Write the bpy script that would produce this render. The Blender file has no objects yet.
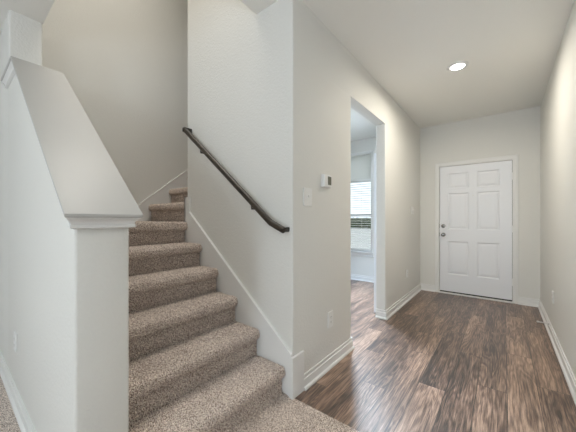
import bpy, bmesh, math, random
from mathutils import Vector, Matrix
random.seed(7)
S = bpy.context.scene
COL = S.collection

# ------------------------------------------------------------------ camera
cd = bpy.data.cameras.new('camera'); cam = bpy.data.objects.new('camera', cd); COL.objects.link(cam)
cam.location = (0, 0, 1.22); cam.rotation_euler = (math.pi/2, 0, 0.6688)
cd.sensor_fit = 'HORIZONTAL'; cd.sensor_width = 36; cd.lens = 272.92/576*36
cd.shift_y = 2.38/576; cd.clip_start = 0.02; cd.clip_end = 200
S.camera = cam

# ------------------------------------------------------------------ sky, exposure, daylight, added fill lights
S.view_settings.view_transform = 'Standard'; S.view_settings.look = 'None'
S.view_settings.exposure = 0.0; S.view_settings.gamma = 1.0; S.view_settings.use_curve_mapping = False
WORLD = 1.7
W = bpy.data.worlds.new('sky'); S.world = W; W.use_nodes = True
bg = W.node_tree.nodes['Background']
bg.inputs['Color'].default_value = (0.86, 0.93, 1.0, 1); bg.inputs['Strength'].default_value = WORLD

def area(name, loc, rot, sx, sy, power, col=(1, 1, 1), shape='RECTANGLE', portal=False, spread=math.pi):
    l = bpy.data.lights.new(name, 'AREA'); l.shape = shape; l.size = sx; l.size_y = sy; l.energy = power; l.color = col
    l.spread = spread
    o = bpy.data.objects.new(name, l); o.location = loc; o.rotation_euler = rot; COL.objects.link(o)
    if portal: l.cycles.is_portal = True
    return o
R90 = math.pi/2
BACKL_POWER, BACKR_POWER, UP_POWER, LAMP_POWER, BOUNCE_POWER, ROOM_POWER = 10, 64, 17, 19, 70, 54
DAY = (0.80, 0.92, 1.06)
area('daylight_window_back', (-1.9, -4.42, 1.45), (R90+0.25, 0, 0), 2.4, 1.7, BACKL_POWER, DAY)
area('daylight_window_back', (-0.2, -4.42, 1.45), (R90+0.1, 0, 0), 0.9, 2.0, BACKR_POWER, DAY)
area('ceiling_bounce_fill', (0.4, -2.0, 1.4), (math.pi, 0, 0), 1.2, 1.2, BOUNCE_POWER, (0.90, 0.97, 1.04))  # added fill, unseen behind the camera, brightens the rooms off the ceiling
area('front_room_fill', (-1.95, 3.85, 2.74), (0, 0, 0), 0.2, 0.2, 27, (0.72, 0.95, 1.22), 'DISK', spread=1.1)  # added unseen fill that brightens the front room floor
area('front_room_fill', (-2.15, 4.05, 2.70), (0, 0, 0), 0.45, 0.45, ROOM_POWER, (0.80, 0.95, 1.12), 'DISK', spread=1.75).rotation_euler = Vector((1.25, -1.6, -2.7)).to_track_quat('-Z', 'Y').to_euler()  # added unseen fill, tilted through the opening to lay glare on the hall floor
area('daylight_front_room', (-2.45, 5.06, 1.5), (0, 0, 0), 0.9, 1.9, 1, portal=True).rotation_euler = (-R90, 0, 0)

# ------------------------------------------------------------------ materials
def mat(name, col=(0.8, 0.8, 0.8), rough=0.5, metal=0.0, spec=0.5):
    m = bpy.data.materials.new(name); m.use_nodes = True
    b = m.node_tree.nodes['Principled BSDF']
    b.inputs['Base Color'].default_value = (*col, 1); b.inputs['Roughness'].default_value = rough
    b.inputs['Metallic'].default_value = metal; b.inputs['Specular IOR Level'].default_value = spec
    return m
class NT:
    def __init__(s, m): s.t = m.node_tree; s.b = s.t.nodes['Principled BSDF']
    def n(s, typ, **kw):
        x = s.t.nodes.new(typ)
        for k, v in kw.items(): setattr(x, k, v)
        return x
    def l(s, a, b): s.t.links.new(a, b)
    def math(s, op, a, b=None):
        x = s.n('ShaderNodeMath', operation=op)
        for i, v in enumerate((a, b)):
            if v is None: continue
            if isinstance(v, (int, float)): x.inputs[i].default_value = v
            else: s.l(v, x.inputs[i])
        return x.outputs[0]
def ramp(t, fac, stops):
    r = t.n('ShaderNodeValToRGB'); e = r.color_ramp.elements
    while len(e) < len(stops): e.new(0.5)
    for x, (p, c) in zip(e, stops): x.position = p; x.color = (*c, 1)
    t.l(fac, r.inputs[0]); return r.outputs['Color']
def bumped(m, scale, strength, dist=0.002, detail=2.0):
    t = NT(m); g = t.n('ShaderNodeNewGeometry'); nz = t.n('ShaderNodeTexNoise')
    nz.inputs['Scale'].default_value = scale; nz.inputs['Detail'].default_value = detail
    t.l(g.outputs['Position'], nz.inputs['Vector'])
    b = t.n('ShaderNodeBump'); b.inputs['Strength'].default_value = strength; b.inputs['Distance'].default_value = dist
    t.l(nz.outputs['Fac'], b.inputs['Height']); t.l(b.outputs['Normal'], t.b.inputs['Normal'])
    return m
M = {}
M['wall'] = bumped(mat('painted_drywall', (0.79, 0.782, 0.742), 0.6, spec=0.3), 75, 0.75, 0.003)
M['ceiling'] = bumped(mat('ceiling_paint', (0.90, 0.893, 0.85), 0.75, spec=0.2), 60, 0.15, 0.003)
M['trim'] = mat('white_trim_paint', (0.84, 0.835, 0.815), 0.38, spec=0.4)
M['cap'] = mat('darkened_cap_white', (0.53, 0.522, 0.50), 0.34, spec=0.4)  # same white as the trim, darkened to stand in for less light
M['door'] = bumped(mat('door_paint', (0.87, 0.885, 0.915), 0.36, spec=0.45), 40, 0.1, 0.001)
M['plastic'] = mat('white_plastic', (0.86, 0.86, 0.84), 0.35)
M['dark_slot'] = mat('dark_slot', (0.05, 0.05, 0.05), 0.6)
M['screen'] = mat('grey_green_screen', (0.15, 0.15, 0.12), 0.25)
M['nickel'] = mat('satin_nickel', (0.26, 0.25, 0.235), 0.24, 1.0)
M['gap_dark'] = mat('gap_black', (0.02, 0.02, 0.02), 0.7)  # near-black that stands for the shade in the door gaps
M['white_metal'] = mat('white_metal', (0.85, 0.85, 0.84), 0.3)
M['slat'] = mat('white_slat', (0.88, 0.88, 0.86), 0.4)
# door grain panels: fine vertical wood grain
def grain_door():
    m = mat('door_panel_paint', (0.87, 0.885, 0.915), 0.33, spec=0.5); t = NT(m)
    g = t.n('ShaderNodeNewGeometry'); mp = t.n('ShaderNodeMapping'); mp.inputs['Scale'].default_value = (30, 1, 3.2)
    t.l(g.outputs['Position'], mp.inputs['Vector']); w = t.n('ShaderNodeTexNoise'); w.inputs['Scale'].default_value = 2.2
    w.inputs['Detail'].default_value = 3; w.inputs['Distortion'].default_value = 1.2
    t.l(mp.outputs[0], w.inputs['Vector']); b = t.n('ShaderNodeBump'); b.inputs['Strength'].default_value = 0.35
    b.inputs['Distance'].default_value = 0.004
    t.l(w.outputs['Fac'], b.inputs['Height']); t.l(b.outputs['Normal'], t.b.inputs['Normal']); return m
M['door_panel'] = grain_door()

def carpet_mat():
    m = mat('speckled_carpet', (0.3, 0.25, 0.22), 1.0, spec=0.05); t = NT(m)
    g = t.n('ShaderNodeNewGeometry')
    n1 = t.n('ShaderNodeTexNoise'); n1.inputs['Scale'].default_value = 180; n1.inputs['Detail'].default_value = 3; n1.inputs['Roughness'].default_value = 0.7
    n2 = t.n('ShaderNodeTexNoise'); n2.inputs['Scale'].default_value = 9; n2.inputs['Detail'].default_value = 2
    for n in (n1, n2): t.l(g.outputs['Position'], n.inputs['Vector'])
    c = ramp(t, n1.outputs['Fac'], [(0.36, (0.07, 0.045, 0.036)), (0.45, (0.36, 0.28, 0.235)), (0.52, (0.68, 0.575, 0.50)), (0.61, (0.98, 0.88, 0.79))])
    mx = t.n('ShaderNodeMix', data_type='RGBA', blend_type='MULTIPLY'); mx.inputs[0].default_value = 0.35
    t.l(c, mx.inputs[6]); t.l(ramp(t, n2.outputs['Fac'], [(0.3, (0.72, 0.70, 0.69)), (0.7, (1.1, 1.1, 1.1))]), mx.inputs[7])
    t.l(mx.outputs[2], t.b.inputs['Base Color'])
    b = t.n('ShaderNodeBump'); b.inputs['Strength'].default_value = 0.5; b.inputs['Distance'].default_value = 0.004
    t.l(n1.outputs['Fac'], b.inputs['Height']); t.l(b.outputs['Normal'], t.b.inputs['Normal'])
    t.b.inputs['Sheen Weight'].default_value = 1.0; t.b.inputs['Sheen Roughness'].default_value = 0.35; t.b.inputs['Sheen Tint'].default_value = (1, 0.92, 0.85, 1)
    return m
M['carpet'] = carpet_mat()

def wood_mat():
    m = mat('walnut_plank_floor', (0.1, 0.07, 0.055), 0.4, spec=0.85); t = NT(m)
    g = t.n('ShaderNodeNewGeometry'); sp = t.n('ShaderNodeSeparateXYZ'); t.l(g.outputs['Position'], sp.inputs[0])
    PW, PL = 0.171, 1.22
    u = t.math('DIVIDE', t.math('ADD', sp.outputs['X'], 0.152 + 20*PW), PW)
    row = t.math('FLOOR', u)
    v = t.math('ADD', t.math('DIVIDE', sp.outputs['Y'], PL), t.math('SUBTRACT', t.math('MULTIPLY', row, 0.4016), 0.032))
    idx = t.math('FLOOR', v)
    cv = t.n('ShaderNodeCombineXYZ'); t.l(row, cv.inputs[0]); t.l(idx, cv.inputs[1])
    w2 = t.n('ShaderNodeTexWhiteNoise', noise_dimensions='3D'); t.l(cv.outputs[0], w2.inputs['Vector'])
    # grain coordinates, shifted per plank
    off = t.math('MULTIPLY', w2.outputs['Value'], 40.0)
    gc = t.n('ShaderNodeCombineXYZ')
    t.l(t.math('ADD', t.math('MULTIPLY', sp.outputs['X'], 1.0), off), gc.inputs[0]); t.l(t.math('MULTIPLY', sp.outputs['Y'], 0.03), gc.inputs[1]); t.l(off, gc.inputs[2])
    nz = t.n('ShaderNodeTexNoise'); nz.inputs['Scale'].default_value = 130; nz.inputs['Detail'].default_value = 5; nz.inputs['Roughness'].default_value = 0.75; nz.inputs['Distortion'].default_value = 0.15
    t.l(gc.outputs[0], nz.inputs['Vector'])
    gc2 = t.n('ShaderNodeCombineXYZ')
    t.l(t.math('ADD', sp.outputs['X'], off), gc2.inputs[0]); t.l(t.math('MULTIPLY', sp.outputs['Y'], 0.115), gc2.inputs[1]); t.l(off, gc2.inputs[2])
    nb = t.n('ShaderNodeTexNoise'); nb.inputs['Scale'].default_value = 10.0; nb.inputs['Detail'].default_value = 2.5; nb.inputs['Distortion'].default_value = 0.4
    t.l(gc2.outputs[0], nb.inputs['Vector'])
    # cathedral rings from the broad noise
    rings = t.math('ADD', t.math('MULTIPLY', t.math('SINE', t.math('MULTIPLY', nb.outputs['Fac'], 70.0)), 0.5), 0.5)
    tone = t.math('ADD', t.math('ADD', t.math('MULTIPLY', nz.outputs['Fac'], 0.66), t.math('MULTIPLY', nb.outputs['Fac'], 0.28)), t.math('MULTIPLY', rings, 0.075))
    tone = t.math('ADD', tone, t.math('MULTIPLY', t.math('SUBTRACT', w2.outputs['Value'], 0.5), 0.12))
    c = ramp(t, tone, [(0.37, (0.024, 0.013, 0.009)), (0.46, (0.105, 0.060, 0.040)), (0.55, (0.26, 0.160, 0.110)), (0.68, (0.57, 0.38, 0.27))])
    # seams
    fu = t.math('FRACT', u); fv = t.math('FRACT', v)
    eu = t.math('MULTIPLY', t.math('MINIMUM', fu, t.math('SUBTRACT', 1.0, fu)), PW)
    ev = t.math('MULTIPLY', t.math('MINIMUM', fv, t.math('SUBTRACT', 1.0, fv)), PL)
    seam = t.math('LESS_THAN', t.math('MINIMUM', eu, ev), 0.0016)
    mx = t.n('ShaderNodeMix', data_type='RGBA'); t.l(seam, mx.inputs[0]); t.l(c, mx.inputs[6]); mx.inputs[7].default_value = (0.02, 0.014, 0.011, 1)
    t.l(mx.outputs[2], t.b.inputs['Base Color'])
    rr = t.math('ADD', t.math('MULTIPLY', nz.outputs['Fac'], 0.20), 0.26); t.l(rr, t.b.inputs['Roughness'])
    t.b.inputs['Coat Weight'].default_value = 0.3; t.b.inputs['Coat Roughness'].default_value = 0.3
    b = t.n('ShaderNodeBump'); b.inputs['Strength'].default_value = 0.25; b.inputs['Distance'].default_value = 0.003
    t.l(t.math('SUBTRACT', nz.outputs['Fac'], t.math('MULTIPLY', seam, 0.6)), b.inputs['Height']); t.l(b.outputs['Normal'], t.b.inputs['Normal'])
    return m
M['wood'] = wood_mat()
def rail_mat():
    m = mat('dark_stained_rail', (0.07, 0.05, 0.035), 0.36, spec=0.6); t = NT(m)
    g = t.n('ShaderNodeNewGeometry'); mp = t.n('ShaderNodeMapping'); mp.inputs['Scale'].default_value = (6, 60, 60)
    mp.inputs['Rotation'].default_value = (0, 0.67, 0)
    t.l(g.outputs['Position'], mp.inputs['Vector']); n = t.n('ShaderNodeTexNoise'); n.inputs['Scale'].default_value = 2; n.inputs['Detail'].default_value = 4
    t.l(mp.outputs[0], n.inputs['Vector'])
    t.l(ramp(t, n.outputs['Fac'], [(0.3, (0.010, 0.007, 0.005)), (0.7, (0.055, 0.041, 0.026))]), t.b.inputs['Base Color']); return m
M['rail'] = rail_mat()
def emit(name, col, k):
    m = mat(name, (0.9, 0.9, 0.9)); b = m.node_tree.nodes['Principled BSDF']
    b.inputs['Emission Color'].default_value = (*col, 1); b.inputs['Emission Strength'].default_value = k; return m
M['lens'] = emit('lamp_lens', (1, 0.97, 0.92), 14)
def translucent():
    m = bpy.data.materials.new('white_shade_fabric'); m.use_nodes = True; nt = m.node_tree
    b = nt.nodes['Principled BSDF']; b.inputs['Base Color'].default_value = (0.85, 0.85, 0.82, 1); b.inputs['Roughness'].default_value = 0.8
    tr = nt.nodes.new('ShaderNodeBsdfTranslucent'); tr.inputs['Color'].default_value = (0.8, 0.8, 0.77, 1)
    mx = nt.nodes.new('ShaderNodeMixShader'); mx.inputs[0].default_value = 0.75
    nt.links.new(b.outputs[0], mx.inputs[1]); nt.links.new(tr.outputs[0], mx.inputs[2]); nt.links.new(mx.outputs[0], nt.nodes['Material Output'].inputs['Surface'])
    return m
M['shade'] = translucent()
def glass():
    m = bpy.data.materials.new('window_glass'); m.use_nodes = True; nt = m.node_tree; nt.nodes.remove(nt.nodes['Principled BSDF'])
    a = nt.nodes.new('ShaderNodeBsdfTransparent'); a.inputs['Color'].default_value = (0.95, 0.97, 0.97, 1); g = nt.nodes.new('ShaderNodeBsdfGlossy'); g.inputs['Roughness'].default_value = 0.02
    mx = nt.nodes.new('ShaderNodeMixShader'); mx.inputs[0].default_value = 0.05
    nt.links.new(a.outputs[0], mx.inputs[1]); nt.links.new(g.outputs[0], mx.inputs[2]); nt.links.new(mx.outputs[0], nt.nodes['Material Output'].inputs['Surface'])
    return m
M['glass'] = glass()
def grass():
    m = mat('lawn', (0.06, 0.09, 0.04), 0.9); t = NT(m); g = t.n('ShaderNodeNewGeometry'); n = t.n('ShaderNodeTexNoise'); n.inputs['Scale'].default_value = 3
    n.inputs['Detail'].default_value = 6
    t.l(g.outputs['Position'], n.inputs['Vector']); t.l(ramp(t, n.outputs['Fac'], [(0.3, (0.04, 0.055, 0.03)), (0.7, (0.12, 0.14, 0.07))]), t.b.inputs['Base Color']); return m
M['grass'] = grass()
M['concrete'] = bumped(mat('pale_concrete', (0.5, 0.49, 0.46), 0.8), 30, 0.2)

# ------------------------------------------------------------------ mesh helpers
class MB:
    def __init__(s): s.bm = bmesh.new()
    def face(s, pts):
        return s.bm.faces.new([s.bm.verts.new(p) for p in pts])
    def box(s, x0, x1, y0, y1, z0, z1, bev=0, seg=2):
        x0, x1 = sorted((x0, x1)); y0, y1 = sorted((y0, y1)); z0, z1 = sorted((z0, z1))
        v = [s.bm.verts.new((x, y, z)) for x in (x0, x1) for y in (y0, y1) for z in (z0, z1)]
        f = [s.bm.faces.new([v[i] for i in q]) for q in ((0,1,3,2),(4,6,7,5),(0,4,5,1),(2,3,7,6),(0,2,6,4),(1,5,7,3))]
        if bev:
            es = list({e for a in f for e in a.edges})
            bmesh.ops.bevel(s.bm, geom=es, offset=bev, segments=seg, profile=0.5, affect='EDGES')
        return s
    def prism(s, poly, axis, a, b, bev=0, seg=2):
        """2D polygon (any order) extruded along axis ('x': poly=(y,z); 'y': poly=(x,z); 'z': poly=(x,y))"""
        def P(p, t): return (t, p[0], p[1]) if axis == 'x' else (p[0], t, p[1]) if axis == 'y' else (p[0], p[1], t)
        A = [s.bm.verts.new(P(p, a)) for p in poly]; B = [s.bm.verts.new(P(p, b)) for p in poly]
        n = len(poly); fs = [s.bm.faces.new(A), s.bm.faces.new(B[::-1])]
        for i in range(n): fs.append(s.bm.faces.new([A[i], B[i], B[(i+1) % n], A[(i+1) % n]]))
        if bev:
            es = list({e for f in fs for e in f.edges})
            bmesh.ops.bevel(s.bm, geom=es, offset=bev, segments=seg, profile=0.5, affect='EDGES')
        return s
    def cyl(s, c, axis, r, h, n=24, r2=None):
        """disc-ended cylinder from c along axis by h"""
        return s.lathe(c, axis, [(0, 0), (r, 0), (r if r2 is None else r2, h), (0, h)], n)
    def lathe(s, c, axis, prof, n=24):
        d = Vector(axis).normalized(); q = Vector((0, 0, 1)).rotation_difference(d).to_matrix(); c = Vector(c)
        rings = []
        for r, h in prof:
            if r < 1e-6: rings.append([s.bm.verts.new(c + d*h)])
            else: rings.append([s.bm.verts.new(c + q @ Vector((r*math.cos(2*math.pi*i/n), r*math.sin(2*math.pi*i/n), h))) for i in range(n)])
        for a, b in zip(rings, rings[1:]):
            if len(a) == 1 and len(b) == 1: continue
            for i in range(n):
                j = (i+1) % n
                if len(a) == 1: s.bm.faces.new([a[0], b[i], b[j]])
                elif len(b) == 1: s.bm.faces.new([a[i], b[0], a[j]])
                else: s.bm.faces.new([a[i], b[i], b[j], a[j]])
        return s
    def sweep(s, path, prof, up=(0, 0, 1)):
        """closed 2D profile (side, up) swept along a polyline with mitred joints and capped ends"""
        path = [Vector(p) for p in path]; up = Vector(up); segs = [(b-a).normalized() for a, b in zip(path, path[1:])]
        rings = []
        for i, p in enumerate(path):
            d0 = segs[max(i-1, 0)]; d1 = segs[min(i, len(segs)-1)]
            t = (d0+d1).normalized()
            side = d0.cross(up)
            if side.length < 1e-4: side = d1.cross(up)
            side.normalize(); u = side.cross(d0).normalized()
            ring = []
            for a, b in prof:
                q = p + side*a + u*b
                k = (p-q).dot(t)/d0.dot(t) if i not in (0,) else 0
                if i == len(path)-1: k = 0
                ring.append(s.bm.verts.new(q + d0*k))
            rings.append(ring)
        n = len(prof)
        for a, b in zip(rings, rings[1:]):
            for i in range(n): s.bm.faces.new([a[i], b[i], b[(i+1) % n], a[(i+1) % n]])
        s.bm.faces.new(rings[0][::-1]); s.bm.faces.new(rings[-1])
        return s
    def build(s, name, m, parent=None, smooth=False, loc=None, angle=35):
        bmesh.ops.recalc_face_normals(s.bm, faces=s.bm.faces)
        me = bpy.data.meshes.new(name); s.bm.to_mesh(me); s.bm.free()
        me.materials.append(m)
        if smooth:
            for p in me.polygons: p.use_smooth = True
            me.set_sharp_from_angle(angle=math.radians(angle))
        o = bpy.data.objects.new(name, me); COL.objects.link(o)
        if parent:
            o.parent = parent
            pm = Matrix.Translation(parent.matrix_basis.translation)
            q = parent.parent
            t = Vector(parent.location)
            while q: t += Vector(q.location); q = q.parent
            me.transform(Matrix.Translation(-t))
        return o
def tag(o, label, cat, group=None, kind=None):
    o['label'] = label; o['category'] = cat
    if group: o['group'] = group
    if kind: o['kind'] = kind
    return o
def thing(name, loc, label, cat, group=None, kind=None):
    o = bpy.data.objects.new(name, None); o.empty_display_size = 0.1; o.location = loc; COL.objects.link(o)
    return tag(o, label, cat, group, kind)
def struct(o, label=None, cat=None):
    o['kind'] = 'structure'
    if label: o['label'] = label; o['category'] = cat
    return o
def rrect_poly(pts, r, idx, n=5):
    """round the corners listed in idx of a plan polygon"""
    out = []; N = len(pts)
    for i, p in enumerate(pts):
        if i not in idx: out.append(p); continue
        p = Vector(p); a = (Vector(pts[i-1])-p).normalized(); b = (Vector(pts[(i+1) % N])-p).normalized()
        s, e = p+a*r, p+b*r; c = p+a*r+b*r
        for k in range(n+1):
            t = k/n*math.pi/2
            out.append(tuple(c - b*r*math.cos(t) - a*r*math.sin(t)))
    return out

# ------------------------------------------------------------------ dimensions
H = 2.766            # ceiling
XL, XR = -1.1235, 0.394   # hall walls
YD = 5.086           # front wall face
YS = 1.474           # stair wall face
WT = 0.116
PY0, PY1, PX = 0.303, 0.494, -1.25   # half wall
XE = -2.87           # full height wall end above the half wall
XF = -3.215          # far stairwell wall
OY0, OY1, OZ = 2.376, 3.325, 2.366   # opening in the hall wall
TOP = 5.3

# ------------------------------------------------------------------ structure
b = MB(); b.box(-4.6, 0.40, 1.474, 5.25, -0.08, 0.0); struct(b.build('wood_floor', M['wood']), 'dark walnut wood plank floor of the hall', 'floor')
b = MB(); b.box(-3.52, 4.5, -4.5, 1.474, -0.08, 0.004); b.box(0.40, 4.5, 1.474, 1.6, -0.08, 0.004)
struct(b.build('carpet_floor', M['carpet']), 'speckled beige carpet at the foot of the stairs', 'floor')
# ceilings: main slab with the stairwell cut out (x -3.3..-1.47, y .49..1.474)
b = MB()
b.box(-3.52, 4.6, -4.6, PY1, H, H+0.3); b.box(-1.47, 4.6, PY1, 1.474, H, H+0.3); b.box(-1.24, 4.6, 1.474, 5.25, H, H+0.3)
b.box(-4.6, -1.24, YS+WT+2.2, 5.25, H, H+0.3); b.box(-2.30, -1.24, YS+WT, YS+WT+2.2, H, H+0.3)
struct(b.build('ceiling', M['ceiling']), 'flat off-white ceiling over hall and stair foot', 'ceiling')
b = MB(); b.box(-3.4, -1.3, 0.3, 3.9, TOP, TOP+0.1); struct(b.build('upper_ceiling', M['ceiling']), 'ceiling high over the stairwell', 'ceiling')
# hall left wall with tall opening
XB = XL-WT
b = MB()
b.prism(rrect_poly([(XL, YS), (XL, OY0), (XB, OY0), (XB, YS)], 0.012, (0, 1, 2)), 'z', 0, OZ)
b.prism(rrect_poly([(XL, OY1), (XL, YD), (XB, YD), (XB, OY1)], 0.012, (0, 3)), 'z', 0, OZ)
b.prism(rrect_poly([(XL, YS), (XL, YD), (XB, YD), (XB, YS)], 0.012, (0,)), 'z', OZ, H)
struct(b.build('wall_left', M['wall'], smooth=True), 'hall wall with the tall cased-less opening', 'wall')
# stair wall with the return along the second flight
b = MB()
b.prism(rrect_poly([(XB, YS), (-2.417, YS), (-2.417, YS+WT), (XB, YS+WT)], 0.014, (1,)), 'z', 0, TOP)
struct(b.build('wall_stair', M['wall'], smooth=True), 'tall wall behind the handrail', 'wall')
b = MB(); b.box(-2.417, -2.30, YS+WT, 3.8, 0, TOP); struct(b.build('wall_upper_flight', M['wall']))
b = MB(); b.box(XF-0.12, XF, PY0+0.02, 3.92, 0, TOP); struct(b.build('wall_landing', M['wall']), 'tall wall facing the stairs beyond the landing', 'wall')
b = MB(); b.box(XF, -2.30, 3.8, 3.92, 0, TOP); struct(b.build('wall_stair_end', M['wall']))
# full height stub above half wall + upper shaft walls
b = MB()
b.prism(rrect_poly([(XF, PY0), (XE, PY0), (XE, PY1), (XF, PY1)], 0.014, (1, 2)), 'z', 0, H)
struct(b.build('wall_stub', M['wall'], smooth=True), 'full-height wall end where the half wall stops', 'wall')
b = MB(); b.box(-3.4, -1.35, PY1-0.12, PY1, H+0.3, TOP); b.box(-1.47, -1.35, PY1, YS, H+0.3, TOP); struct(b.build('wall_upper', M['wall']))
# half wall
b = MB()
KX, KZ = -2.45, 2.25; FX, FZ = -1.205, 1.238; SL = (KZ-FZ)/(FX-KX)
def ztop(x): return FZ + SL*(FX-max(x, KX))
d = 0.03
b.prism([(PX, 0), (PX, ztop(PX)-d), (KX, KZ-d), (XE-0.02, KZ-d), (XE-0.02, 0)], 'y', PY0, PY1, bev=0.012, seg=3)
hw = struct(b.build('wall_half', M['wall'], smooth=True), 'sloped half wall at the left of the stairs with white cap', 'wall')
def ring(o, dz):
    x = PX+o; zf = FZ-dz; zk = KZ-dz
    return [(XE-0.05, PY0-o, zk), (KX, PY0-o, zk), (x, PY0-o, zf), (x, PY1+o, zf), (KX, PY1+o, zk), (XE, PY1+o, zk)]
def loft(rings, top=False):
    m = MB(); R = [[m.bm.verts.new(p) for p in r] for r in rings]
    for a, c in zip(R, R[1:]):
        for i in range(5): m.bm.faces.new([a[i], a[i+1], c[i+1], c[i]])
    for r in ((R[0], R[-1]) if top else ()):
        m.bm.faces.new([r[1], r[2], r[3], r[4]]); m.bm.faces.new([r[0], r[1], r[4], r[5]])
    for k in (0, 5): m.bm.faces.new([r[k] for r in R])
    if not top: m.bm.faces.new([R[-1][i] for i in (1, 2, 3, 4)]); m.bm.faces.new([R[-1][i] for i in (0, 1, 4, 5)])
    return m
o_ = 0.038
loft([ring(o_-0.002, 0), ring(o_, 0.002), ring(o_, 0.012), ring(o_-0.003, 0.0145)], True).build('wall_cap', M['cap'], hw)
loft([ring(0.030, 0.0145), ring(0.030, 0.020), ring(0.024, 0.024), ring(0.017, 0.031), ring(0.013, 0.040), ring(0.012, 0.044), ring(0.017, 0.046), ring(0.017, 0.054), ring(0.004, 0.058)]).build('cap_moulding', M['trim'], hw)
# right hall wall
b = MB(); b.box(XR, XR+0.12, 1.55, YD, 0, H); struct(b.build('wall_right', M['wall']), 'long plain wall along the right of the hall', 'wall')
# front wall with door and window openings
DX0, DX1, DZ = -0.842, 0.110, 2.075
WX0, WX1, WZ0, WZ1 = -2.95, -1.99, 0.575, 2.465
b = MB()
YO = YD+0.16
b.box(-4.6, WX0, YD, YO, 0, H); b.box(WX0, WX1, YD, YO, 0, WZ0); b.box(WX0, WX1, YD, YO, WZ1, H); b.box(WX1, DX0, YD, YO, 0, H)
b.box(DX0, DX1, YD, YO, DZ, H); b.box(DX1, XR+0.12, YD, YO, 0, H)
struct(b.build('wall_front', M['wall']), 'end wall holding the front door', 'wall')
b = MB(); b.box(-4.7, -4.6, 3.7, YO, 0, H); b.box(-4.7, XF-0.12, 3.7, 3.8, 0, H); struct(b.build('wall_front_room', M['wall']))
# living room behind the camera
b = MB(); b.box(-3.62, -3.52, -4.6, PY0+0.12, 0, H); struct(b.build('wall_living_left', M['wall']), 'wall at the far left edge', 'wall')
b = MB(); b.box(-3.62, XF, PY0, PY0+0.12, 0, H); struct(b.build('wall_living_corner', M['wall']))
b = MB(); b.box(-3.6, 4.6, -4.6, -4.5, 0, H); struct(b.build('wall_back', M['wall']))
b = MB(); b.box(4.5, 4.6, -4.6, 1.7, 0, H); b.box(XR+0.12, 4.5, 1.55, 1.67, 0, H); struct(b.build('wall_living_right', M['wall']))

# ------------------------------------------------------------------ baseboards
BH = 0.106
BP = [(0, 0), (0.026, 0), (0.026, 0.006), (0.0235, 0.014), (0.018, 0.020), (0.0125, 0.0225), (0.0125, BH-0.032), (0.006, BH-0.028), (0.006, BH-0.013), (0.0095, BH-0.010), (0.0095, BH-0.002), (0.0075, BH), (0, BH)]
def baseboard(name, path, label=None):
    """path walked with the wall on the left-hand side of the room face: profile sticks out to the right"""
    m = MB(); m.sweep([(x, y, 0) for x, y in path], [(a, c) for a, c in BP]); return struct(m.build(name, M['trim'], smooth=True, angle=25), label, 'baseboard' if label else None)
baseboard('baseboard_left', [(XL, 1.588), (XL, OY0), (XB, OY0)], 'white baseboard under the outlet on the hall wall')
baseboard('baseboard_left_far', [(XB, OY1), (XL, OY1), (XL, YD-0.0)], 'white baseboard on the hall wall beyond the opening')
baseboard('baseboard_front', [(XL, YD), (-0.898, YD)], 'white baseboard at the left of the front door')
baseboard('baseboard_front_right', [(0.163, YD), (XR, YD)], 'white baseboard at the right of the front door')
baseboard('baseboard_right', [(XR, YD), (XR, 1.55), (4.5, 1.55)], 'white baseboard along the right hall wall')
baseboard('baseboard_room', [(-4.6, YD), (-1.24, YD)], 'white baseboard under the window with blinds')
baseboard('baseboard_half_wall', [(-3.52, PY0), (PX+0.0, PY0)], 'white baseboard along the left face of the half wall')
baseboard('baseboard_living_left', [(-3.52, -4.5), (-3.52, PY0)])
# block at the stair corner
b = MB(); b.box(XL-0.02, XL+0.015, YS-0.0185, 1.590, 0, 0.281, bev=0.003)
struct(b.build('trim_1', M['trim']), 'square white trim block at the foot of the stair wall', 'trim')
# stair skirt on the handrail wall
zc = lambda x: 0.288 + 0.80*(-1.1235-x)
b = MB()
b.prism([(XL, 0), (XL, zc(XL)), (-2.350, zc(-2.350)), (-2.350, 1.425), (-2.435, 1.425), (-2.435, 0.6)], 'y', YS-0.017, YS+0.001, bev=0.002)
b.box(-2.437, -2.416, YS-0.017, 1.62, 1.15, 1.425, bev=0.002)
sk = struct(b.build('trim_2', M['trim']), 'sloping white skirt board on the handrail wall', 'trim')
b = MB(); b.prism([(XL, zc(XL)-0.001), (XL, zc(XL)+0.012), (-2.350, zc(-2.350)+0.012), (-2.350, zc(-2.350)-0.001)], 'y', YS-0.022, YS+0.001, bev=0.003)
b.build('skirt_bead', M['trim'], sk)
# stair skirt on the landing wall
b = MB()
b.prism([(0.5, 1.10), (0.5, 1.31), (1.30, 1.31), (1.383, 1.385), (3.5, 3.05), (3.5, 2.6), (1.383, 1.15)], 'x', XF-0.001, XF+0.016, bev=0.002)
sk = struct(b.build('trim_3', M['trim']), 'sloping white skirt board on the landing wall', 'trim')
b = MB(); b.prism([(1.383, 1.384), (1.383, 1.397), (3.5, 3.062), (3.5, 3.049)], 'x', XF-0.001, XF+0.021, bev=0.003); b.build('skirt_bead', M['trim'], sk)

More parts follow.
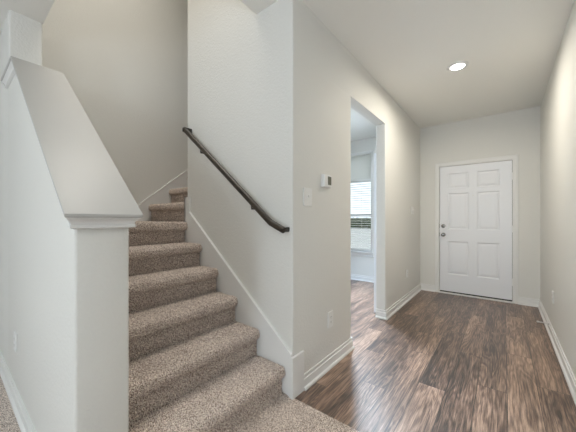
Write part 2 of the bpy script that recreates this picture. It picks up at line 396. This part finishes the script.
# ------------------------------------------------------------------ staircase
st = thing('staircase', (-1.8, 0.97, 0), 'carpeted stairs in speckled beige climbing past the handrail to a landing', 'staircase')
def nose_profile(x0, x1, z, th=0.076, r=0.030, step=0.006):
    """(u along travel, z): back edge, top, rounded nose at u=x0, short return below"""
    P = [(x1, z-th), (x1, z)]
    n = int((x1-x0-r)/step)
    P += [(x1+(x0+r-x1)*k/n, z) for k in range(1, n)]
    for k in range(9):
        t = math.pi/2*k/8; P.append((x0+r-r*math.sin(t), z-r+r*math.cos(t)))
    P += [(x0, z-r-(th-2*r)*k/3) for k in (1, 2)]
    for k in range(0, 9):
        t = math.pi/2*k/8; P.append((x0+r-r*math.cos(t), z-th+r-r*math.sin(t)))
    return P
def riser_profile(x0, x1, z0, z1, step=0.006):
    n = int((z1-z0)/step)
    return [(x1, z0), (x1, z1)] + [(x0, z1+(z0-z1)*k/n) for k in range(n+1)]
PILE = 0.0034
def pile(m, amp=PILE):
    """tufted pile: every small loop of the carpet stands a little higher or lower"""
    bmesh.ops.recalc_face_normals(m.bm, faces=m.bm.faces); m.bm.normal_update(); rnd = random.Random(3)
    for v in m.bm.verts: v.co += v.normal*rnd.uniform(-amp, amp)
    return m
def rows(m, prof, fn, a, c, step=0.006, er=0.010):
    """loft a profile between stations a..c with softly rounded ends"""
    n = max(2, int((c-a-2*er)/step))
    st_ = [(a, er), (a+0.003, er*0.4), (a+er, 0)] + [(a+er+(c-a-2*er)*k/n, 0) for k in range(1, n)] + [(c-er, 0), (c-0.003, er*0.4), (c, er)]
    us = [p[0] for p in prof]; zs_ = [p[1] for p in prof]
    cu = (min(us)+max(us))/2; cz = (min(zs_)+max(zs_))/2
    R = []
    for s_, ins in st_:
        ring_ = []
        for u, z in prof:
            du = -ins if u > cu else ins; dz = -ins if z > cz else ins
            ring_.append(m.bm.verts.new(fn(u+du*0.7, s_, z+dz*0.7)))
        R.append(ring_)
    n_ = len(prof)
    for p, q in zip(R, R[1:]):
        for i in range(n_): m.bm.faces.new([p[i], q[i], q[(i+1) % n_], p[(i+1) % n_]])
    m.bm.faces.new(R[0]); m.bm.faces.new(R[-1][::-1])
    return m
RISE, RUN, X1, Z1 = 0.1958, 0.2425, -1.168, 0.206
y0, y1 = PY1+0.004, YS-0.021
for k in range(6):
    xn = X1-RUN*k; z = Z1+RISE*k; zb = z-RISE-0.01 if k else 0.004
    fn = lambda u, s_, z_: (-u, s_, z_)
    last = k == 5
    s = pile(rows(MB(), riser_profile(-xn+0.034, -xn+0.10, zb, z-0.055), fn, y0+0.003, y1-0.003, er=0.003), 0.0062).build('landing' if last else 'step', M['carpet'], st)
    xb = -XF-0.017 if last else -xn+RUN+0.026
    pile(rows(MB(), nose_profile(-xn, xb, z), fn, y0, y1+(0.014 if last else 0))).build('landing_top' if last else 'tread', M['carpet'], s)
ZL = Z1+RISE*5
for k in range(4):
    yn = 1.462+RUN*k; z = ZL+RISE*(k+1)
    fn = lambda u, s_, z_: (s_, u, z_)
    a, c = XF+0.017, -2.4385
    if k: c = -2.4225
    s = pile(rows(MB(), riser_profile(yn+0.034, yn+0.10, z-RISE-0.01, z-0.055), fn, a+0.003, c-0.003, er=0.003), 0.0062).build('step', M['carpet'], st)
    pile(rows(MB(), nose_profile(yn, yn+RUN+0.026, z), fn, a, c)).build('tread', M['carpet'], s)

# ------------------------------------------------------------------ handrail
hr = thing('handrail', (-1.8, YS, 1.6), 'dark brown wooden handrail sloping along the tall stair wall', 'handrail')
prof = []
for k in range(16):
    t = 2*math.pi*k/16; cx, sx = math.cos(t), math.sin(t)
    prof.append((0.0195*math.copysign(abs(cx)**0.75, cx), 0.0215*math.copysign(abs(sx)**0.75, sx)))
yr = YS-0.062
b = MB(); b.sweep([(-2.345, yr, 2.048), (-1.268, yr, 1.190)], prof); b.build('rail', M['rail'], hr, smooth=True)
b = MB(); b.sweep([(-1.2685, yr, 1.1905), (-1.150, yr, 1.140)], prof); b.build('rail_end', M['rail'], hr, smooth=True)
b = MB(); b.box(-2.366, -2.328, yr-0.0195, YS+0.001, 2.030, 2.072, bev=0.006); b.build('wall_return', M['rail'], hr, smooth=True)
b = MB(); b.box(-1.172, -1.150, yr, YS+0.001, 1.128, 1.160, bev=0.005); b.build('wall_return', M['rail'], hr, smooth=True)
for x in (-2.10, -1.46):
    zr = 1.190+(2.048-1.190)*(-1.268-x)/(2.345-1.268)
    b = MB(); b.lathe((x, YS+0.001, zr-0.05), (0, -1, 0), [(0, 0), (0.018, 0), (0.018, 0.004), (0.010, 0.008), (0, 0.008)])
    b.sweep([(x, YS-0.004, zr-0.05), (x, yr+0.022, zr-0.052), (x, yr+0.004, zr-0.052), (x, yr, zr-0.012)], [(0.006*math.cos(k*math.pi/4), 0.006*math.sin(k*math.pi/4)) for k in range(8)], up=(1, 0, 0))
    b.build('bracket', M['rail'], hr, smooth=True)

# ------------------------------------------------------------------ front door
D = thing('door_1', (-0.366, YD, 0), 'white six-panel front door at the end of the hall', 'door', kind='structure')
x0, x1, z0, z1 = -0.826, 0.096, 0.040, 2.060
ys = YD+0.004
px = [(-0.712, -0.427), (-0.322, -0.044)]; pz = [(0.315, 0.852), (1.040, 1.628), (1.700, 1.948)]
b = MB()
xs = [x0, px[0][0], px[0][1], px[1][0], px[1][1], x1]; zs = [z0] + [q for p in pz for q in p] + [z1]
for i in range(5):
    for j in range(7):
        if i in (1, 3) and j in (1, 3, 5): b.box(xs[i], xs[i+1], ys+0.030, ys+0.040, zs[j], zs[j+1])
        else: b.box(xs[i], xs[i+1], ys, ys+0.040, zs[j], zs[j+1])
bmesh.ops.remove_doubles(b.bm, verts=b.bm.verts, dist=1e-5)
slab = b.build('slab', M['door'], D)
for p in px:
    for q in pz:
        m = MB(); rings = []
        for ins, dp in ((0, 0.0), (0.006, 0.002), (0.014, 0.008), (0.024, 0.009), (0.030, 0.007), (0.052, 0.003)):
            rings.append([m.bm.verts.new((x, ys+dp, z)) for x, z in ((p[0]+ins, q[0]+ins), (p[1]-ins, q[0]+ins), (p[1]-ins, q[1]-ins), (p[0]+ins, q[1]-ins))])
        for r, s in zip(rings, rings[1:]):
            for i in range(4): m.bm.faces.new([r[i], r[(i+1) % 4], s[(i+1) % 4], s[i]])
        m.bm.faces.new(rings[-1]); m.build('panel', M['door_panel'], slab)
# jamb and casing
b = MB(); b.box(DX0, x0-0.007, YD-0.001, YO, 0, DZ); b.box(x1+0.004, DX1, YD-0.001, YO, 0, DZ); b.box(DX0, DX1, YD-0.001, YO, z1+0.005, DZ); b.build('jamb', M['trim'], D)
b = MB(); b.box(DX0, DX1, ys+0.045, ys+0.07, 0, DZ); b.build('gap_backing', M['gap_dark'], D)  # black sheet behind the slab, puts the shade of the gaps into colour
cp = [(0, 0), (0.060, 0), (0.060, 0.009), (0.052, 0.013), (0.030, 0.014), (0.018, 0.012), (0.008, 0.009), (0.0, 0.007)]
def casing(path, name, parent, y=YD):
    m = MB(); m.sweep(path, cp, up=(0, -1, 0)); return m.build(name, M['trim'], parent, smooth=True, angle=25)
ci0, ci1, cz = DX0+0.005, DX1-0.005, DZ-0.003
m = casing([(ci1-0.000, YD, 0), (ci1, YD, cz), (ci0, YD, cz), (ci0, YD, 0)], 'casing', D)
b = MB(); b.box(DX0, DX1, YD-0.025, ys+0.06, 0, 0.020, bev=0.004); b.build('threshold', M['trim'], D)
b = MB(); b.box(x0, x1, ys+0.004, ys+0.036, 0.020, 0.040); b.build('bottom_gap_strip', M['gap_dark'], D)  # black strip painting the dark gap under the slab
kx = -0.776
b = MB(); b.lathe((kx, ys, 0.954), (0, -1, 0), [(0, 0), (0.031, 0), (0.031, 0.004), (0.026, 0.010), (0.012, 0.014), (0.011, 0.030), (0.022, 0.036), (0.028, 0.046), (0.027, 0.058), (0.018, 0.066), (0, 0.068)]); b.build('door_knob', M['nickel'], D, smooth=True)
b = MB(); b.lathe((kx, ys, 1.095), (0, -1, 0), [(0, 0), (0.031, 0), (0.031, 0.006), (0.026, 0.014), (0.020, 0.016), (0, 0.016)]); b.box(kx-0.006, kx+0.006, ys-0.034, ys-0.012, 1.079, 1.111, bev=0.002); b.build('deadbolt', M['nickel'], D, smooth=True)
for z in (0.954, 1.095):
    b = MB(); b.box(x0-0.0065, x0+0.0005, ys-0.001, ys+0.03, z-0.03, z+0.03); b.build('strike_plate', M['nickel'], D)
b = MB(); b.lathe((-0.372, ys, 1.576), (0, -1, 0), [(0, 0), (0.009, 0), (0.009, 0.003), (0.006, 0.005), (0, 0.004)], 16); b.build('peephole', M['white_metal'], D, smooth=True)
for z in (0.30, 1.067, 1.831):
    b = MB(); b.cyl((x1+0.003, ys-0.004, z-0.05), (0, 0, 1), 0.007, 0.10, 12); b.box(x1-0.001, x1+0.006, ys-0.001, ys+0.02, z-0.05, z+0.05); b.build('hinge', M['white_metal'], D, smooth=True)

# ------------------------------------------------------------------ window beyond the opening
Wn = thing('window_1', (-2.47, YD, WZ0), 'window with white blinds seen through the tall opening', 'window', kind='structure')
b = MB()
yg = YD+0.09
for x in (WX0, WX1-0.035): b.box(x, x+0.035, yg, yg+0.05, WZ0, WZ1, bev=0.003)
for z in (WZ0, 1.27, WZ1-0.035): b.box(WX0, WX1, yg+0.001, yg+0.049, z, z+0.035, bev=0.003)
b.build('window_frame', M['trim'], Wn)
b = MB(); b.box(WX0+0.03, WX1-0.03, yg+0.022, yg+0.028, WZ0+0.03, WZ1-0.03); b.build('glass_pane', M['glass'], Wn)
b = MB(); b.box(WX0-0.06, WX1+0.06, YD-0.035, yg, WZ0-0.028, WZ0+0.002, bev=0.004); b.box(WX0-0.05, WX1+0.05, YD-0.014, YD+0.001, WZ0-0.09, WZ0-0.026, bev=0.003); b.build('window_sill', M['trim'], Wn)
m = casing([(WX1-0.003, YD, WZ0), (WX1-0.003, YD, WZ1-0.003), (WX0+0.003, YD, WZ1-0.003), (WX0+0.003, YD, WZ0)], 'casing', Wn)
Bl = thing('window_blind', (-2.47, YD+0.05, 1.96), 'white slatted blind with a plain shade above it in the front room window', 'blind')
b = MB(); b.box(WX0+0.006, WX1-0.006, YD+0.020, YD+0.024, 1.965, WZ1-0.01); b.build('shade', M['shade'], Bl)
b = MB(); b.box(WX0+0.006, WX1-0.006, YD+0.012, YD+0.066, 1.945, 1.985, bev=0.003); b.build('headrail', M['slat'], Bl)
b = MB(); nsl = 30
for i in range(nsl):
    z = 0.625+i*(1.935-0.625)/(nsl-1)
    c, s_ = math.cos(math.radians(-10)), math.sin(math.radians(-10)); hw_ = 0.0245
    q = [(YD+0.040+c*a+s_*(-t), z+s_*a*1.0+c*t) for a, t in ((-hw_, -0.0012), (hw_, -0.0012), (hw_, 0.0012), (0, 0.0030), (-hw_, 0.0012))]
    b.prism(q, 'x', WX0+0.008, WX1-0.008)
b.build('slats', M['slat'], Bl)
b = MB(); b.box(WX0+0.008, WX1-0.008, YD+0.016, YD+0.064, 0.580, 0.600, bev=0.003); b.build('bottom_rail', M['slat'], Bl)
for x in (-2.75, -2.19):
    b = MB(); b.box(x-0.0015, x+0.0015, YD+0.014, YD+0.016, 0.59, 1.95); b.build('ladder_cord', M['slat'], Bl)

# white door standing open behind the hall wall
dr = thing('interior_door', (XB-0.03, 3.43, 0), 'edge of a white door folded open behind the hall wall', 'door')
b = MB(); b.box(XB-0.062, XB-0.027, 3.415, 4.20, 0.022, 2.05, bev=0.002); b.build('slab', M['door'], dr)
for z in (0.3, 1.05, 1.82):
    b = MB(); b.cyl((XB-0.022, 4.203, z-0.045), (0, 0, 1), 0.007, 0.09, 12); b.build('hinge', M['nickel'], dr)

# ------------------------------------------------------------------ wall plates
def plate(name, face, pos, w, h, label, cat, kind, n=1):
    """face: outward direction ('+x','-x','-y'); pos = centre on the wall"""
    o = thing(name, pos, label, cat)
    def bx(m, a0, a1, d0, d1, c0, c1, bev=0):
        X, Y, Z = pos
        if face == '+x': m.box(X+d0, X+d1, Y+a0, Y+a1, Z+c0, Z+c1, bev)
        elif face == '-x': m.box(X-d1, X-d0, Y+a0, Y+a1, Z+c0, Z+c1, bev)
        else: m.box(X+a0, X+a1, Y-d1, Y-d0, Z+c0, Z+c1, bev)
    m = MB(); bx(m, -w/2, w/2, -0.001, 0.009, -h/2, h/2, 0.0025); m.build('plate', M['plastic'], o)
    for i in range(n):
        a = (i-(n-1)/2)*0.046
        if kind == 'switch':
            m = MB(); bx(m, a-0.005, a+0.005, 0.006, 0.020, -0.003, 0.013, 0.0015); m.build('toggle', M['plastic'], o)
        elif kind == 'outlet':
            for zz in (-0.020, 0.020):
                m = MB(); bx(m, -0.017, 0.017, 0.006, 0.0105, zz-0.014, zz+0.014, 0.002); sk_ = m.build('socket', M['plastic'], o)
                m = MB()
                for aa in (-0.007, 0.007): bx(m, aa-0.0012, aa+0.0012, 0.0103, 0.0108, zz-0.002, zz+0.007)
                bx(m, -0.002, 0.002, 0.0103, 0.0108, zz-0.010, zz-0.006); m.build('slots', M['dark_slot'], sk_)
    return o
plate('light_switch', '+x', (XL, 1.647, 1.376), 0.104, 0.130, 'single white light switch below and left of the thermostat', 'switch', 'switch')
plate('double_light_switch', '+x', (XL, 4.55, 1.345), 0.118, 0.118, 'double white light switch on the hall wall near the front door', 'switch', 'switch', 2)
plate('wall_outlet', '+x', (XL, 1.980, 0.388), 0.082, 0.130, 'white outlet low on the hall wall under the thermostat', 'outlet', 'outlet')
plate('wall_outlet', '+x', (XL, 4.265, 0.402), 0.075, 0.118, 'white outlet low on the hall wall below the double switch', 'outlet', 'outlet')
plate('wall_outlet', '-x', (XR, 3.82, 0.425), 0.075, 0.118, 'white outlet low on the right hall wall above the doorstop', 'outlet', 'outlet')
plate('wall_outlet', '-y', (-2.537, PY0, 0.403), 0.075, 0.118, 'white outlet low on the left face of the half wall', 'outlet', 'outlet')
# thermostat
th = thing('thermostat', (XL, 1.905, 1.517), 'white box thermostat with grey screen on the hall wall', 'thermostat')
ty0, ty1, tz0, tz1 = 1.845, 1.958, 1.470, 1.566
b = MB(); b.box(XL-0.001, XL+0.006, ty0-0.004, ty1+0.004, tz0-0.004, tz1+0.004, bev=0.002); b.build('back_plate', M['plastic'], th)
b = MB(); b.box(XL+0.005, XL+0.030, ty0, ty1, tz0, tz1, bev=0.004); b.build('body', M['plastic'], th, smooth=True)
b = MB(); b.box(XL+0.029, XL+0.0312, ty0+0.048, ty1-0.010, tz0+0.016, tz1-0.012, bev=0.0008); b.build('screen', M['screen'], th)
for z in (1.500, 1.520, 1.540):
    b = MB(); b.box(XL+0.029, XL+0.032, ty0+0.014, ty0+0.034, z-0.005, z+0.005, bev=0.001); b.build('button', M['plastic'], th)

# ------------------------------------------------------------------ recessed lamp
lx, ly = -0.368, 3.245
rl = thing('recessed_light', (lx, ly, H), 'round white recessed light in the hall ceiling', 'ceiling light')
b = MB(); b.lathe((lx, ly, H+0.001), (0, 0, -1), [(0.055, 0), (0.098, 0), (0.098, 0.003), (0.088, 0.007), (0.065, 0.009), (0.062, 0.004), (0.055, 0)], 48); b.build('trim_ring', M['white_metal'], rl, smooth=True)
b = MB(); b.lathe((lx, ly, H+0.001), (0, 0, -1), [(0, 0), (0.063, 0), (0.063, 0.005), (0.05, 0.007), (0, 0.008)], 48); b.build('lens', M['lens'], rl, smooth=True)
area('recessed_lamp', (lx, ly, H-0.014), (0, 0, 0), 0.12, 0.12, LAMP_POWER, (1, 0.93, 0.81), 'DISK', spread=3.0)
# upstairs lamp over the stairwell
area('upstairs_lamp', (-2.1, 1.05, TOP-0.05), (0, 0, 0), 1.2, 1.0, UP_POWER, (1, 0.95, 0.88), spread=1.7)

# ------------------------------------------------------------------ spring doorstop
ds = thing('door_stop', (XR-0.0125, 4.04, 0.090), 'small white spring doorstop on the right baseboard', 'doorstop')
bx_ = XR-0.0115; yy = 4.04; zz = 0.090
b = MB(); b.lathe((bx_, yy, zz), (-1, 0, 0), [(0, 0), (0.013, 0), (0.012, 0.006), (0.007, 0.010), (0, 0.010)], 16); b.build('base', M['white_metal'], ds, smooth=True)
b = MB(); pts = []
for i in range(14*10+1):
    t = i/10*2*math.pi; pts.append((bx_-0.008-0.078*i/140, yy+0.0055*math.cos(t), zz+0.0055*math.sin(t)))
b.sweep(pts, [(0.0016*math.cos(k*math.pi/3), 0.0016*math.sin(k*math.pi/3)) for k in range(6)], up=(1, 0, 0)); b.build('spring', M['white_metal'], ds, smooth=True)
b = MB(); b.lathe((bx_-0.084, yy, zz), (-1, 0, 0), [(0, 0), (0.009, 0), (0.010, 0.008), (0.007, 0.015), (0, 0.016)], 16); b.build('tip', M['plastic'], ds, smooth=True)

# ------------------------------------------------------------------ outside the window
b = MB(); b.box(-60, 40, YO+0.01, 80, -0.4, -0.25); struct(b.build('ground', M['concrete']), 'pale paved ground outside the window', 'ground')
b = MB(); rnd = random.Random(5)
nx, nz = 90, 8
gx = [-38+i*34/nx for i in range(nx+1)]
R0 = [[b.bm.verts.new((x, 38+rnd.uniform(-.18, .18)+0.35*(k/nz)**3, -0.25+k*1.5/nz+(rnd.uniform(-.12, .12) if k else 0))) for k in range(nz+1)] for x in gx]
R1 = [[b.bm.verts.new((x, 40+rnd.uniform(-.18, .18)-0.35*(k/nz)**3, -0.25+k*1.5/nz+(rnd.uniform(-.12, .12) if k else 0))) for k in range(nz+1)] for x in gx]
for a, c in zip(R0, R0[1:]):
    for k in range(nz): b.bm.faces.new([a[k], c[k], c[k+1], a[k+1]])
for a, c in zip(R1, R1[1:]):
    for k in range(nz): b.bm.faces.new([a[k], a[k+1], c[k+1], c[k]])
for i in range(nx): b.bm.faces.new([R0[i][nz], R0[i+1][nz], R1[i+1][nz], R1[i][nz]])
for i in (0, nx): b.bm.faces.new(R0[i]+R1[i][::-1])
tag(b.build('hedge', M['grass']), 'low dark green hedge outside, seen between the blind slats', 'hedge')
